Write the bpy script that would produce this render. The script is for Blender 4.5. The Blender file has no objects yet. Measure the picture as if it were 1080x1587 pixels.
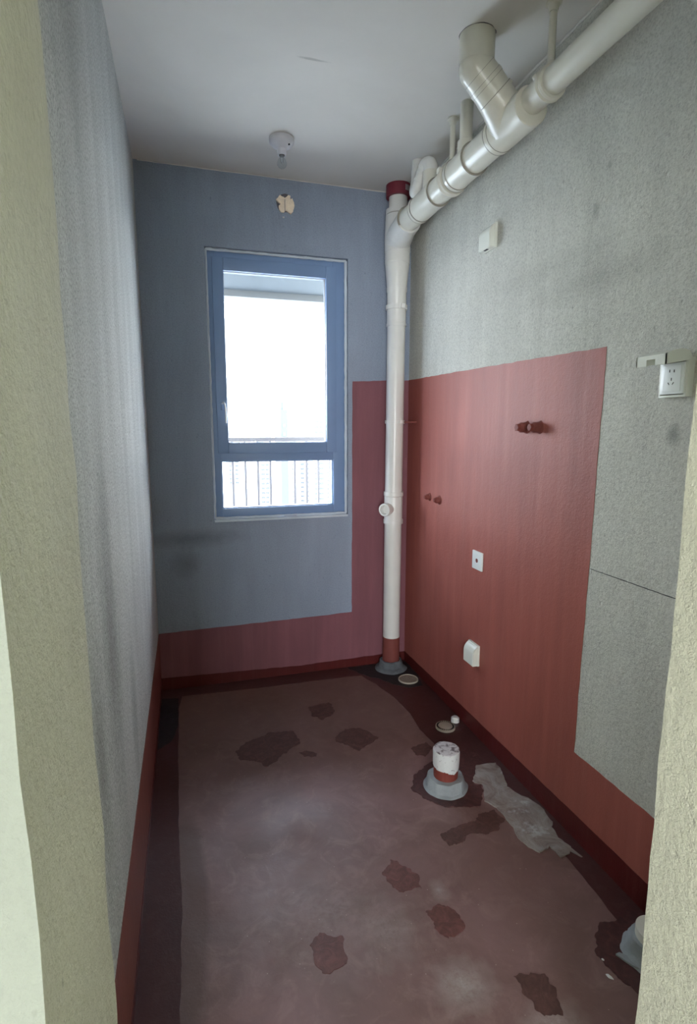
import bpy, bmesh, math, random
from mathutils import Vector, Matrix, noise
from mathutils.geometry import tessellate_polygon
random.seed(7)
SC = bpy.context.scene
COL = SC.collection
W, H = 1.464, 2.75            # bathroom width and height; window wall at y = 0
YI, YO = -2.40, -2.665        # inner and outer face of the door wall
JL, JR = 0.071, 0.916         # door opening
# ------------------------------------------------------------------ camera
cd = bpy.data.cameras.new('camera')
cd.sensor_fit = 'HORIZONTAL'; cd.sensor_width = 36.0; cd.lens = 842.58747 * 36 / 1080
cd.clip_start = 0.02; cd.clip_end = 2000
cam = bpy.data.objects.new('camera', cd); COL.objects.link(cam)
Rz = Matrix.Rotation(-0.28933, 3, 'Z'); Rx = Matrix.Rotation(-0.15156, 3, 'X')
right = Rz @ Rx @ Vector((1, 0, 0)); fwd = Rz @ Rx @ Vector((0, 1, 0)); up = Rz @ Rx @ Vector((0, 0, 1))
m = Matrix((right, up, -fwd)).transposed().to_4x4()
m.translation = (0.18671, -3.04541, 1.45415)
cam.matrix_world = m
SC.camera = cam
# ------------------------------------------------------------------ sky
wd = bpy.data.worlds.new('sky'); SC.world = wd; wd.use_nodes = True
nt = wd.node_tree; nt.nodes.clear()
wo = nt.nodes.new('ShaderNodeOutputWorld'); bg = nt.nodes.new('ShaderNodeBackground')
tc = nt.nodes.new('ShaderNodeTexCoord'); sx = nt.nodes.new('ShaderNodeSeparateXYZ'); rp = nt.nodes.new('ShaderNodeValToRGB')
nt.links.new(tc.outputs['Generated'], sx.inputs[0]); nt.links.new(sx.outputs['Z'], rp.inputs[0])
rp.color_ramp.elements[0].position = 0.0; rp.color_ramp.elements[0].color = (0.95, 0.965, 1.0, 1)
rp.color_ramp.elements[1].position = 0.8; rp.color_ramp.elements[1].color = (0.72, 0.82, 1.0, 1)
nt.links.new(rp.outputs[0], bg.inputs[0]); nt.links.new(bg.outputs[0], wo.inputs[0])
bg.inputs[1].default_value = 18.0
# ------------------------------------------------------------------ sun (added for warm bounce in the unseen room behind the camera)
sl = bpy.data.lights.new('added_bounce_sun', 'SUN'); sl.energy = 6.0; sl.angle = math.radians(0.6); sl.color = (1.0, 0.93, 0.80)
so = bpy.data.objects.new('added_bounce_sun', sl); COL.objects.link(so)
so.rotation_euler = Vector((-0.25, 1.0, -0.95)).to_track_quat('-Z', 'Y').to_euler()
so.location = (1, -8, 6)
# sky light portals in the bathroom window and the added hall opening (they only steer the sampling)
def portal(name, loc, look, sx_, sy_):
    l = bpy.data.lights.new(name, 'AREA'); l.shape = 'RECTANGLE'; l.size = sx_; l.size_y = sy_
    l.cycles.is_portal = True
    o = bpy.data.objects.new(name, l); COL.objects.link(o); o.location = loc
    o.rotation_euler = Vector(look).to_track_quat('-Z', 'Z').to_euler()
portal('portal_bathroom_window', (0.705, 0.23, 1.666), (0, -1, 0), 0.80, 1.46)
portal('portal_hall_opening', (-0.7, -6.15, 1.30), (0, 1, 0), 1.2, 1.7)
# ------------------------------------------------------------------ exposure
vs = SC.view_settings
SC.display_settings.display_device = 'sRGB'
vs.view_transform = 'Standard'; vs.look = 'None'; vs.exposure = 0.72; vs.gamma = 1.0; vs.use_curve_mapping = False

# ------------------------------------------------------------------ helpers
def link_obj(o, parent=None, loc=None):
    COL.objects.link(o)
    if parent is not None: o.parent = parent
    if loc is not None: o.location = loc
    return o
def wloc(o):
    v = Vector((0, 0, 0))
    while o is not None:
        v += o.location; o = o.parent
    return v
def obj(name, bm, mat, parent=None, loc=None, smooth=True, angle=35):
    """link bm (world coordinates) as one object; origin at loc (world) or at the parent's origin"""
    me = bpy.data.meshes.new(name)
    pw = wloc(parent) if parent is not None else Vector((0, 0, 0))
    l = Vector(loc) if loc is not None else pw
    bmesh.ops.translate(bm, verts=bm.verts, vec=-l)
    bmesh.ops.recalc_face_normals(bm, faces=bm.faces)
    bm.to_mesh(me); bm.free()
    for mt in (mat if isinstance(mat, (list, tuple)) else [mat]): me.materials.append(mt)
    if smooth:
        for p in me.polygons: p.use_smooth = True
        me.set_sharp_from_angle(angle=math.radians(angle))
    o = bpy.data.objects.new(name, me)
    link_obj(o, parent); o.location = l - pw
    return o
def tag(o, label=None, cat=None, group=None, kind=None):
    if label: o['label'] = label
    if cat: o['category'] = cat
    if group: o['group'] = group
    if kind: o['kind'] = kind
    return o
def thing(name, loc, label, cat, group=None):
    o = bpy.data.objects.new(name, None); o.empty_display_size = 0.05
    link_obj(o, None, Vector(loc)); return tag(o, label, cat, group)
def box(bm, a, b, mi=0, bevel=0.0):
    a, b = Vector(a), Vector(b)
    r = bmesh.ops.create_cube(bm, size=1.0)
    vs_ = r['verts']
    for v in vs_:
        v.co = Vector(((a.x + b.x) / 2 + v.co.x * abs(b.x - a.x), (a.y + b.y) / 2 + v.co.y * abs(b.y - a.y), (a.z + b.z) / 2 + v.co.z * abs(b.z - a.z)))
    fs = set(f for v in vs_ for f in v.link_faces)
    for f in fs: f.material_index = mi
    if bevel > 0:
        es = list(set(e for v in vs_ for e in v.link_edges))
        bmesh.ops.bevel(bm, geom=es, offset=bevel, segments=2, affect='EDGES', profile=0.6)
    return bm
def B(a, b, bevel=0.0):
    return box(bmesh.new(), a, b, 0, bevel)
def frame_of(d):
    d = Vector(d).normalized()
    h = Vector((0, 0, 1)) if abs(d.z) < 0.9 else Vector((1, 0, 0))
    u = d.cross(h).normalized(); v = d.cross(u).normalized()
    return d, u, v
def lathe(bm, p0, d, prof, seg=36, jitter=0.0, closed=True, seed=0.0):
    """surface of revolution about p0 + s*d; prof = [(s, r)]"""
    d, u, v = frame_of(d); p0 = Vector(p0); rings = []
    for s, r in prof:
        ring = []
        for k in range(seg):
            a = 2 * math.pi * k / seg
            rr = r
            if jitter: rr = r + jitter * noise.noise(Vector((math.cos(a) * 2.2 + seed, math.sin(a) * 2.2, s * 25)))
            ring.append(bm.verts.new(p0 + d * s + (u * math.cos(a) + v * math.sin(a)) * rr))
        rings.append(ring)
    for a, b in zip(rings, rings[1:]):
        for k in range(seg): bm.faces.new((a[k], a[(k + 1) % seg], b[(k + 1) % seg], b[k]))
    if closed:
        bm.faces.new(rings[0][::-1]); bm.faces.new(rings[-1])
    return bm
def L(p0, d, prof, **k): return lathe(bmesh.new(), p0, d, prof, **k)
def catmull(pts, n=8):
    P = [Vector(p) for p in pts]; P = [2 * P[0] - P[1]] + P + [2 * P[-1] - P[-2]]; out = []
    for i in range(1, len(P) - 2):
        for k in range(n):
            t = k / n; a, b, c, e = P[i - 1], P[i], P[i + 1], P[i + 2]
            out.append(0.5 * ((2 * b) + (c - a) * t + (2 * a - 5 * b + 4 * c - e) * t * t + (3 * b - a - 3 * c + e) * t ** 3))
    out.append(P[-2]); return out
def sweep(bm, path, rad, seg=28, closed=True):
    path = [Vector(p) for p in path]; n = len(path)
    rads = rad if isinstance(rad, (list, tuple)) else [rad] * n
    tans = [((path[min(i + 1, n - 1)] - path[max(i - 1, 0)]).normalized()) for i in range(n)]
    _, u, v = frame_of(tans[0]); rings = []
    for i in range(n):
        t = tans[i]; u = (u - t * u.dot(t)).normalized(); v = t.cross(u).normalized()
        rings.append([bm.verts.new(path[i] + (u * math.cos(2 * math.pi * k / seg) + v * math.sin(2 * math.pi * k / seg)) * rads[i]) for k in range(seg)])
    for a, b in zip(rings, rings[1:]):
        for k in range(seg): bm.faces.new((a[k], a[(k + 1) % seg], b[(k + 1) % seg], b[k]))
    if closed:
        bm.faces.new(rings[0][::-1]); bm.faces.new(rings[-1])
    return bm
def sheet(bm, pts, plane, at, th, wob=0.004, step=0.03, seed=0.0, skip=lambda a, b: False, freq=18):
    """thin coat with an irregular outline. plane 'z': pts=(x,y); 'x': pts=(y,z); 'y': pts=(x,z); at = base, th = thickness along +axis"""
    out = []
    n = len(pts)
    for i in range(n):
        a, b = Vector(pts[i]), Vector(pts[(i + 1) % n]); ln = (b - a).length; k = max(1, int(ln / step))
        nn = Vector((b.y - a.y, a.x - b.x)) / max(ln, 1e-6)
        for j in range(k):
            q = a + (b - a) * (j / k)
            if wob and not skip(a, b):
                w = noise.noise(Vector((q.x * freq + seed, q.y * freq, seed))) + 0.5 * noise.noise(Vector((q.x * freq * 3 + seed, q.y * freq * 3, 3.1)))
                q = q + nn * w * wob * (0 if j == 0 and (skip(Vector(pts[i - 1]), a)) else 1)
            out.append(q)
    def P(q, h):
        if plane == 'z': return (q.x, q.y, at + h)
        if plane == 'x': return (at + h, q.x, q.y)
        return (q.x, at + h, q.y)
    lo = [bm.verts.new(P(q, 0)) for q in out]; hi = [bm.verts.new(P(q, th)) for q in out]
    m_ = len(out)
    for tri in tessellate_polygon([[Vector((q.x, q.y, 0)) for q in out]]):
        bm.faces.new([lo[i] for i in tri]); bm.faces.new([hi[i] for i in tri[::-1]])
    for i in range(m_): bm.faces.new((lo[i], lo[(i + 1) % m_], hi[(i + 1) % m_], hi[i]))
    return bm

# ------------------------------------------------------------------ materials
class M_:
    def __init__(s, name):
        s.m = bpy.data.materials.new(name); s.m.use_nodes = True; s.t = s.m.node_tree; s.t.nodes.clear()
        s.out = s.n('ShaderNodeOutputMaterial'); s.p = s.n('ShaderNodeBsdfPrincipled'); s.l(s.p.outputs[0], s.out.inputs[0])
        s.tc = s.n('ShaderNodeTexCoord'); g = s.n('ShaderNodeNewGeometry'); s.pos = g.outputs['Position']
    def n(s, k): return s.t.nodes.new(k)
    def l(s, a, b): s.t.links.new(a, b)
    def scale(s, sc):
        mp = s.n('ShaderNodeMapping'); mp.inputs['Scale'].default_value = sc; s.l(s.pos, mp.inputs[0]); return mp.outputs[0]
    def noise(s, scale=5, detail=4, rough=0.6, vec=None, dist=0.0):
        x = s.n('ShaderNodeTexNoise'); x.inputs['Scale'].default_value = scale; x.inputs['Detail'].default_value = detail
        x.inputs['Roughness'].default_value = rough; x.inputs['Distortion'].default_value = dist
        s.l(vec if vec is not None else s.pos, x.inputs['Vector']); return x.outputs['Fac']
    def voro(s, scale, vec=None):
        x = s.n('ShaderNodeTexVoronoi'); x.inputs['Scale'].default_value = scale
        s.l(vec if vec is not None else s.pos, x.inputs['Vector']); return x
    def ramp(s, f, stops):
        r = s.n('ShaderNodeValToRGB'); s.l(f, r.inputs[0]); e = r.color_ramp.elements
        while len(e) < len(stops): e.new(0.5)
        for i, (p, c) in enumerate(stops):
            e[i].position = p; e[i].color = (c, c, c, 1) if not isinstance(c, (tuple, list)) else (*c, 1)
        return r.outputs[0]
    def mix(s, f, a, b, mode='MIX'):
        x = s.n('ShaderNodeMix'); x.data_type = 'RGBA'; x.blend_type = mode
        if isinstance(f, (int, float)): x.inputs[0].default_value = f
        else: s.l(f, x.inputs[0])
        for i, c in ((6, a), (7, b)):
            if isinstance(c, (tuple, list)): x.inputs[i].default_value = (*c, 1)
            else: s.l(c, x.inputs[i])
        return x.outputs[2]
    def math(s, op, a, b=None, clamp=False):
        x = s.n('ShaderNodeMath'); x.operation = op; x.use_clamp = clamp
        for i, c in ((0, a), (1, b)):
            if c is None: continue
            if isinstance(c, (int, float)): x.inputs[i].default_value = c
            else: s.l(c, x.inputs[i])
        return x.outputs[0]
    def blob(s, c, r, soft=0.5, rag=0.03, freq=8):
        """ragged-edged round stain in world position: 1 inside, 0 outside"""
        sub = s.n('ShaderNodeVectorMath'); sub.operation = 'SUBTRACT'; s.l(s.pos, sub.inputs[0]); sub.inputs[1].default_value = c
        sc = s.n('ShaderNodeVectorMath'); sc.operation = 'DIVIDE'; s.l(sub.outputs[0], sc.inputs[0]); sc.inputs[1].default_value = r
        ln = s.n('ShaderNodeVectorMath'); ln.operation = 'LENGTH'; s.l(sc.outputs[0], ln.inputs[0])
        nz = s.noise(freq, 4, 0.65)
        d = s.math('ADD', ln.outputs['Value'], s.math('MULTIPLY', s.math('SUBTRACT', nz, 0.5), rag))
        mr = s.n('ShaderNodeMapRange'); s.l(d, mr.inputs[0]); mr.inputs[1].default_value = 1.0; mr.inputs[2].default_value = 1.0 - soft
        mr.inputs[3].default_value = 0; mr.inputs[4].default_value = 1; return mr.outputs[0]
    def col(s, c):
        if isinstance(c, (tuple, list)): s.p.inputs['Base Color'].default_value = (*c, 1)
        else: s.l(c, s.p.inputs['Base Color'])
        return s
    def rough(s, r):
        if isinstance(r, (int, float)): s.p.inputs['Roughness'].default_value = r
        else: s.l(r, s.p.inputs['Roughness'])
        return s
    def set(s, **k):
        for a, b in k.items(): s.p.inputs[a.replace('_', ' ')].default_value = b
        return s
    def bump(s, h, dist=0.002, strength=1.0):
        b = s.n('ShaderNodeBump'); b.inputs['Distance'].default_value = dist; b.inputs['Strength'].default_value = strength
        s.l(h, b.inputs['Height']); s.l(b.outputs[0], s.p.inputs['Normal']); return s
def srgb(r, g, b):
    f = lambda c: (c / 255 / 12.92) if c / 255 <= 0.04045 else ((c / 255 + 0.055) / 1.055) ** 2.4
    return (f(r), f(g), f(b))
def mul(c, k): return tuple(x * k for x in c)

def cement(name, base, streak=0.12, speck=0.5, grain=1.0, pits=True, stains=(), spots=0.25, vstretch=True, rgh=0.9):
    m = M_(name)
    st = m.noise(3.0, 5, 0.65, m.scale((2.5, 2.5, 0.35)) if vstretch else None, 0.4)
    bl = m.noise(1.7, 6, 0.6, None, 0.8)
    c = m.mix(m.ramp(st, [(0.3, 0), (0.7, 1)]), mul(base, 1 - streak), mul(base, 1 + streak))
    c = m.mix(m.ramp(bl, [(0.35, 0.0), (0.7, 0.55)]), c, mul(base, 0.86))
    fine = m.noise(150, 4, 0.75)
    c = m.mix(m.ramp(fine, [(0.38, speck), (0.50, 0.0)]), c, mul(base, 0.36))
    c = m.mix(m.ramp(fine, [(0.54, 0.0), (0.68, speck * 0.8)]), c, mul(base, 1.35))
    dots = m.voro(42, m.scale((1, 1, 0.55)))
    dmask = m.math('MULTIPLY', m.ramp(dots.outputs['Distance'], [(0.07, 1), (0.16, 0)]), m.ramp(m.noise(9, 3, 0.6), [(0.52, 0), (0.62, 1)]))
    c = m.mix(m.math('MULTIPLY', dmask, 0.55), c, mul(base, 0.4))
    dk = m.noise(6.5, 6, 0.75, None, 0.6)
    c = m.mix(m.ramp(dk, [(0.62, 0.0), (0.74, spots)]), c, mul(base, 0.42))
    for (p, r, k, cc) in stains: c = m.mix(m.math('MULTIPLY', m.blob(p, r, 0.9, 0.8, 22), k), c, cc)
    m.col(c).rough(rgh).set(Specular_IOR_Level=0.25)
    g = m.math('MULTIPLY', m.noise(300, 3, 0.6), 0.6 * grain)
    g2 = m.math('MULTIPLY', m.noise(55, 4, 0.65), 1.6 * grain)
    tr = m.math('MULTIPLY', m.noise(7, 4, 0.5, m.scale((1, 1, 0.25)), 0.5), 2.2)
    h = m.math('ADD', m.math('ADD', g, g2), tr)
    if pits:
        v = m.voro(16); pt = m.ramp(v.outputs['Distance'], [(0.02, 0.0), (0.10, 1.0)])
        h = m.math('ADD', h, m.math('MULTIPLY', pt, 0.5))
    m.bump(h, 0.0036, 0.85)
    return m.m

GREY = srgb(150, 153, 147)
mat_wall_left = cement('cement_left', srgb(192, 194, 190), 0.18, 0.75, 1.1, spots=0.35,
    stains=[((0, -1.72, 0.95), (0.3, 0.16, 0.5), 0.55, srgb(95, 92, 88)), ((0, -1.35, 0.6), (0.3, 0.10, 0.25), 0.35, srgb(100, 98, 94)), ((0, -1.95, 0.8), (0.3, 0.10, 0.35), 0.5, srgb(92, 88, 84)), ((0, -1.8, 2.3), (0.3, 0.3, 0.35), 0.35, srgb(115, 113, 106))])
mat_wall_right = cement('cement_right', srgb(204, 203, 194), 0.10, 0.36, 1.0, spots=0.30,
    stains=[((W, -1.5, 1.93), (0.3, 0.42, 0.07), 0.2, srgb(95, 95, 88)), ((W, -1.86, 1.44), (0.3, 0.03, 0.04), 0.5, srgb(80, 82, 78)),
            ((W, -1.5, 2.14), (0.3, 0.02, 0.04), 0.35, srgb(80, 82, 76)), ((W, -1.55, 2.25), (0.3, 0.02, 0.02), 0.35, srgb(84, 84, 78)), ((W, -1.3, 2.02), (0.3, 0.5, 0.06), 0.14, srgb(100, 102, 96))])
mat_wall_back = cement('cement_back', srgb(148, 159, 176), 0.08, 0.22, 0.6, spots=0.12,  # bluish haze from the window is put into the cement colour
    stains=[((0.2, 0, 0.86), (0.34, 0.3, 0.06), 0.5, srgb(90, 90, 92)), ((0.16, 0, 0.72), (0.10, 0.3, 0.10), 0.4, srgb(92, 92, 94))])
mat_jamb = cement('render_jamb', srgb(200, 197, 180), 0.05, 0.13, 1.0, spots=0.18, rgh=0.85)
mat_outer = cement('putty_outer_face', srgb(150, 153, 143), 0.02, 0.05, 0.4, spots=0.06)
mat_putty = cement('putty_hall', srgb(226, 232, 214), 0.02, 0.05, 0.4, spots=0.06)

def paintmat(name, base, rgh=0.55, bump=0.0016, var=0.12, streaks=True):
    m = M_(name)
    a = m.noise(3.0, 5, 0.6, m.scale((4, 4, 0.35)) if streaks else m.scale((2, 2, 2)), 0.3)
    c = m.mix(m.ramp(a, [(0.3, 0), (0.7, 1)]), mul(base, 1 - var), mul(base, 1 + var))
    fa = m.noise(26, 4, 0.6, m.scale((1, 1, 0.06)) if streaks else None)
    c = m.mix(m.ramp(fa, [(0.52, 0), (0.75, 0.28)]), c, tuple(min(1, x * 1.1 + 0.045) for x in base))
    bl = m.noise(2.0, 5, 0.6)
    c = m.mix(m.ramp(bl, [(0.45, 0), (0.75, 0.4)]), c, mul(base, 0.75))
    m.col(c).rough(rgh).set(Specular_IOR_Level=0.35)
    h = m.math('ADD', m.math('MULTIPLY', m.noise(180, 3, 0.6), 0.8), m.math('ADD', m.math('MULTIPLY', m.noise(60, 3, 0.6), 0.9), m.math('MULTIPLY', m.noise(12, 4, 0.5, m.scale((1, 1, 0.2))), 2.0)))
    m.bump(h, bump, 0.7); return m.m
mat_red = paintmat('red_waterproof_coat', srgb(157, 88, 78))
mat_red_back = paintmat('red_waterproof_coat_back', srgb(130, 82, 90), 0.6)  # same red coat, blue window haze mixed in as a purplish tint
mat_red_dark = paintmat('red_overlap_coat', srgb(84, 24, 22), 0.45, 0.001)
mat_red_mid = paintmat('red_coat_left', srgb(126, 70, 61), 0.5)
mat_band = paintmat('brown_overlap_coat', srgb(74, 42, 40), 0.32, 0.0007, 0.12, False)
mat_black = paintmat('black_damp_mortar', srgb(44, 40, 42), 0.55, 0.002, 0.25, False)

def spot_mat(name, base, rgh=0.5):
    m = M_(name)
    a = m.noise(30, 5, 0.7, None, 1.0)
    c = m.mix(m.ramp(a, [(0.42, 0), (0.66, 1)]), mul(base, 0.8), mul(base, 1.35))
    b = m.noise(14, 5, 0.7); c = m.mix(m.ramp(b, [(0.60, 0), (0.74, 0.5)]), c, srgb(128, 92, 86))
    m.col(c).rough(rgh).set(Specular_IOR_Level=0.4); m.bump(a, 0.0012, 0.6); return m.m
mat_spot = spot_mat('dark_paint_patch', srgb(82, 54, 48))
mat_spot2 = spot_mat('russet_paint_patch', srgb(98, 60, 54))
mat_spot3 = spot_mat('deep_paint_patch', srgb(72, 42, 40))

def floor_mat():
    m = M_('floor_coating')
    base = srgb(122, 92, 86)
    a = m.noise(2.2, 6, 0.62, None, 0.8)
    c = m.mix(m.ramp(a, [(0.35, 0), (0.65, 1)]), srgb(106, 78, 71), srgb(128, 97, 94))
    b = m.noise(9, 6, 0.7, None, 1.2)
    c = m.mix(m.ramp(b, [(0.5, 0), (0.75, 0.4)]), c, srgb(158, 130, 124))
    c = m.mix(m.ramp(m.noise(5, 6, 0.7, None, 0.5), [(0.56, 0), (0.72, 0.5)]), c, srgb(98, 66, 60))
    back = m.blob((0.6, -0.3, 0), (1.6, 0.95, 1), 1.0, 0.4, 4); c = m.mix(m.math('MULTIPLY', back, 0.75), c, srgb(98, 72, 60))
    wet = m.blob((0.12, -1.5, 0), (0.085, 0.48, 1), 0.25, 0.35, 7); c = m.mix(m.math('MULTIPLY', wet, 0.75), c, srgb(92, 66, 56))
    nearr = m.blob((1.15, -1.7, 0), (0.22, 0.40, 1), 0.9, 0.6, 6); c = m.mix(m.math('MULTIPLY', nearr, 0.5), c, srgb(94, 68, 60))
    for (p, r, k) in [((0.83, -1.95, 0), (0.10, 0.09, 1), 0.75), ((0.90, -1.66, 0), (0.035, 0.05, 1), 0.55), ((0.70, -1.75, 0), (0.12, 0.14, 1), 0.3), ((0.55, -1.65, 0), (0.3, 0.25, 1), 0.22), ((1.0, -2.1, 0), (0.1, 0.08, 1), 0.5), ((0.3, -2.0, 0), (0.12, 0.05, 1), 0.3)]:
        c = m.mix(m.math('MULTIPLY', m.math('MULTIPLY', m.blob(p, r, 0.9, 1.2, 30), m.ramp(m.noise(60, 4, 0.7), [(0.35, 0.3), (0.65, 1)])), k), c, srgb(178, 168, 162))
    sp = m.voro(30); c = m.mix(m.ramp(sp.outputs['Distance'], [(0.035, 0.7), (0.05, 0)]), c, srgb(178, 160, 150))
    m.col(c)
    m.rough(m.ramp(m.noise(4, 5, 0.6), [(0.3, 0.42), (0.7, 0.6)])).set(Specular_IOR_Level=0.5)
    h = m.math('ADD', m.math('MULTIPLY', m.noise(3.5, 4, 0.5), 2.5), m.math('ADD', m.noise(35, 4, 0.6), m.math('MULTIPLY', m.noise(160, 3, 0.6), 0.35)))
    m.bump(h, 0.0014, 0.6); return m.m
mat_floor = floor_mat()

def ceil_mat():
    m = M_('ceiling_skim')
    a = m.noise(1.5, 5, 0.6, None, 0.5)
    c = m.mix(m.ramp(a, [(0.35, 0), (0.7, 1)]), srgb(212, 208, 202), srgb(222, 218, 212))
    c = m.mix(m.math('MULTIPLY', m.blob((0.68, -0.95, 2.75), (0.07, 0.008, 1), 0.6, 1.0, 25), 0.6), c, srgb(160, 158, 152))
    m.col(c).rough(0.8).set(Specular_IOR_Level=0.3)
    m.bump(m.math('ADD', m.noise(4, 4, 0.5), m.math('MULTIPLY', m.noise(90, 3, 0.6), 0.12)), 0.002, 0.6); return m.m
mat_ceil = ceil_mat()
def simple(name, c, r=0.5, spec=0.5, metal=0.0, bumps=None, var=0.05, scale=6):
    m = M_(name); a = m.noise(scale, 4, 0.6)
    m.col(m.mix(m.ramp(a, [(0.35, 0), (0.65, 1)]), mul(c, 1 - var), mul(c, 1 + var))).rough(r).set(Specular_IOR_Level=spec, Metallic=metal)
    if bumps: m.bump(m.noise(bumps[0], 4, 0.6), bumps[1], 0.7)
    return m.m
mat_pvc = simple('cream_pvc', srgb(214, 211, 198), 0.28, 0.5, 0, (25, 0.0002), 0.03)
mat_pvc_w = simple('white_pvc', srgb(220, 219, 214), 0.3, 0.5, 0, (25, 0.0002), 0.03)
mat_seam = simple('grey_glue_seam', srgb(146, 142, 130), 0.6)
mat_cap = simple('dark_red_collar', srgb(112, 34, 48), 0.5)
mat_capred = simple('red_coated_plug', srgb(122, 66, 60), 0.65, 0.25, 0, (120, 0.0008), 0.12)
mat_sticker = simple('pale_sticker', srgb(190, 180, 180), 0.6)
mat_plastic = simple('white_plastic', srgb(226, 228, 218), 0.25, 0.5, 0, None, 0.015)
mat_plastic_g = simple('white_socket_plate', srgb(232, 236, 234), 0.25)
mat_dark = simple('dark_slot', srgb(40, 38, 36), 0.7)
mat_frame = simple('grey_aluminium_blue_glow', srgb(122, 148, 186), 0.4, 0.4, 0, None, 0.02)  # dark grey frame, the blue glow of the window painted into its colour
mat_gasket = simple('black_gasket', srgb(52, 58, 70), 0.6)
mat_seal = simple('white_sealant', srgb(196, 206, 216), 0.6, 0.4, 0, (60, 0.002), 0.08)
mat_handle = simple('silver_handle', srgb(215, 220, 226), 0.3, 0.6)
mat_mortar = simple('grey_mortar', srgb(142, 146, 148), 0.8, 0.3, 0, (45, 0.004), 0.12, 14)
mat_mortar_d = simple('dark_grey_mortar', srgb(98, 102, 106), 0.8, 0.3, 0, (45, 0.004), 0.14, 14)
mat_foam = simple('pale_foam', srgb(250, 232, 208), 0.9, 0.2, 0, (90, 0.004), 0.08, 30)
mat_hole = simple('hole_edge', srgb(104, 100, 104), 0.9, 0.2, 0, (60, 0.003))
mat_steel = simple('drain_cover', srgb(186, 176, 160), 0.45, 0.5, 0.15)
mat_white_lamp = simple('white_lampholder', srgb(205, 205, 210), 0.3, 0.5)
mat_brass = simple('bulb_base', srgb(120, 118, 112), 0.35, 0.5, 0.8)
mat_ink = simple('black_ink', srgb(40, 42, 44), 0.8)
mat_concrete_out = simple('balcony_concrete', srgb(88, 94, 98), 0.8, 0.3, 0, (30, 0.002))
mat_drip = simple('drip_edge_pale', srgb(62, 64, 64), 0.8)
mat_rail = simple('railing_grey', srgb(66, 62, 62), 0.5, 0.5, 0.0)
mat_tower = simple('tower_render_pale', srgb(120, 122, 124), 0.8)
mat_tower_b = simple('tower_render_bluegrey', srgb(42, 48, 54), 0.8)
mat_tower_w = simple('tower_windows', srgb(30, 34, 38), 0.5)
mat_ground = simple('city_ground_pale', srgb(188, 190, 188), 0.9)
mat_hallfloor = simple('hall_screed', srgb(176, 170, 156), 0.7, 0.3, 0, (20, 0.002))
def cement_patch():
    m = M_('grey_cement_patch'); a = m.noise(11, 6, 0.65, None, 1.5)
    c = m.mix(m.ramp(a, [(0.35, 0), (0.62, 1)]), srgb(124, 108, 102), srgb(154, 146, 140))
    c = m.mix(m.ramp(m.noise(7, 5, 0.7), [(0.58, 0), (0.68, 0.8)]), c, srgb(186, 184, 184))
    m.col(c).rough(0.75); m.bump(m.math('ADD', a, m.math('MULTIPLY', m.noise(40, 4, 0.6), 0.6)), 0.006, 0.9); return m.m
mat_cement_patch = cement_patch()
def splotchy(name, base, dark, sc=38, lo=0.5, hi=0.56):
    m = M_(name); a = m.noise(sc, 5, 0.7, None, 0.6)
    m.col(m.mix(m.ramp(a, [(lo, 0), (hi, 1)]), base, dark)).rough(0.75); m.bump(m.noise(60, 4, 0.6), 0.0015, 0.7); return m.m
mat_stub_white = splotchy('chalky_plaster_pipe', srgb(204, 204, 202), srgb(112, 96, 94), 60, 0.60, 0.66)
mat_stub_top = splotchy('stub_top_plaster', srgb(196, 190, 190), srgb(108, 96, 96), 34, 0.48, 0.58)
mat_stub_red = splotchy('red_brown_pipe', srgb(118, 50, 40), srgb(150, 82, 62), 40, 0.62, 0.68)
mat_rough_white = simple('whitewash', srgb(222, 222, 222), 0.8)
def glass_mat(name='window_glass', k=1.0):
    m = bpy.data.materials.new(name); m.use_nodes = True; t = m.node_tree; t.nodes.clear()
    o = t.nodes.new('ShaderNodeOutputMaterial'); mx = t.nodes.new('ShaderNodeMixShader'); tr = t.nodes.new('ShaderNodeBsdfTransparent')
    gl = t.nodes.new('ShaderNodeBsdfGlossy'); gl.inputs['Roughness'].default_value = 0.02; lw = t.nodes.new('ShaderNodeLayerWeight'); lw.inputs[0].default_value = 0.35; pw_ = t.nodes.new('ShaderNodeMath'); pw_.operation = 'POWER'; pw_.inputs[1].default_value = 3.0; t.links.new(lw.outputs['Facing'], pw_.inputs[0]); fr = t.nodes.new('ShaderNodeMath'); fr.operation = 'MULTIPLY_ADD'; fr.inputs[1].default_value = 0.6; fr.inputs[2].default_value = 0.03; t.links.new(pw_.outputs[0], fr.inputs[0])
    tr.inputs[0].default_value = (0.94 * k, 0.97 * k, 0.98 * k, 1)
    t.links.new(fr.outputs[0], mx.inputs[0]); t.links.new(tr.outputs[0], mx.inputs[1]); t.links.new(gl.outputs[0], mx.inputs[2]); t.links.new(mx.outputs[0], o.inputs[0]); return m
mat_glass = glass_mat()
mat_bulb = glass_mat('bulb_glass', 0.97)

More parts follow.
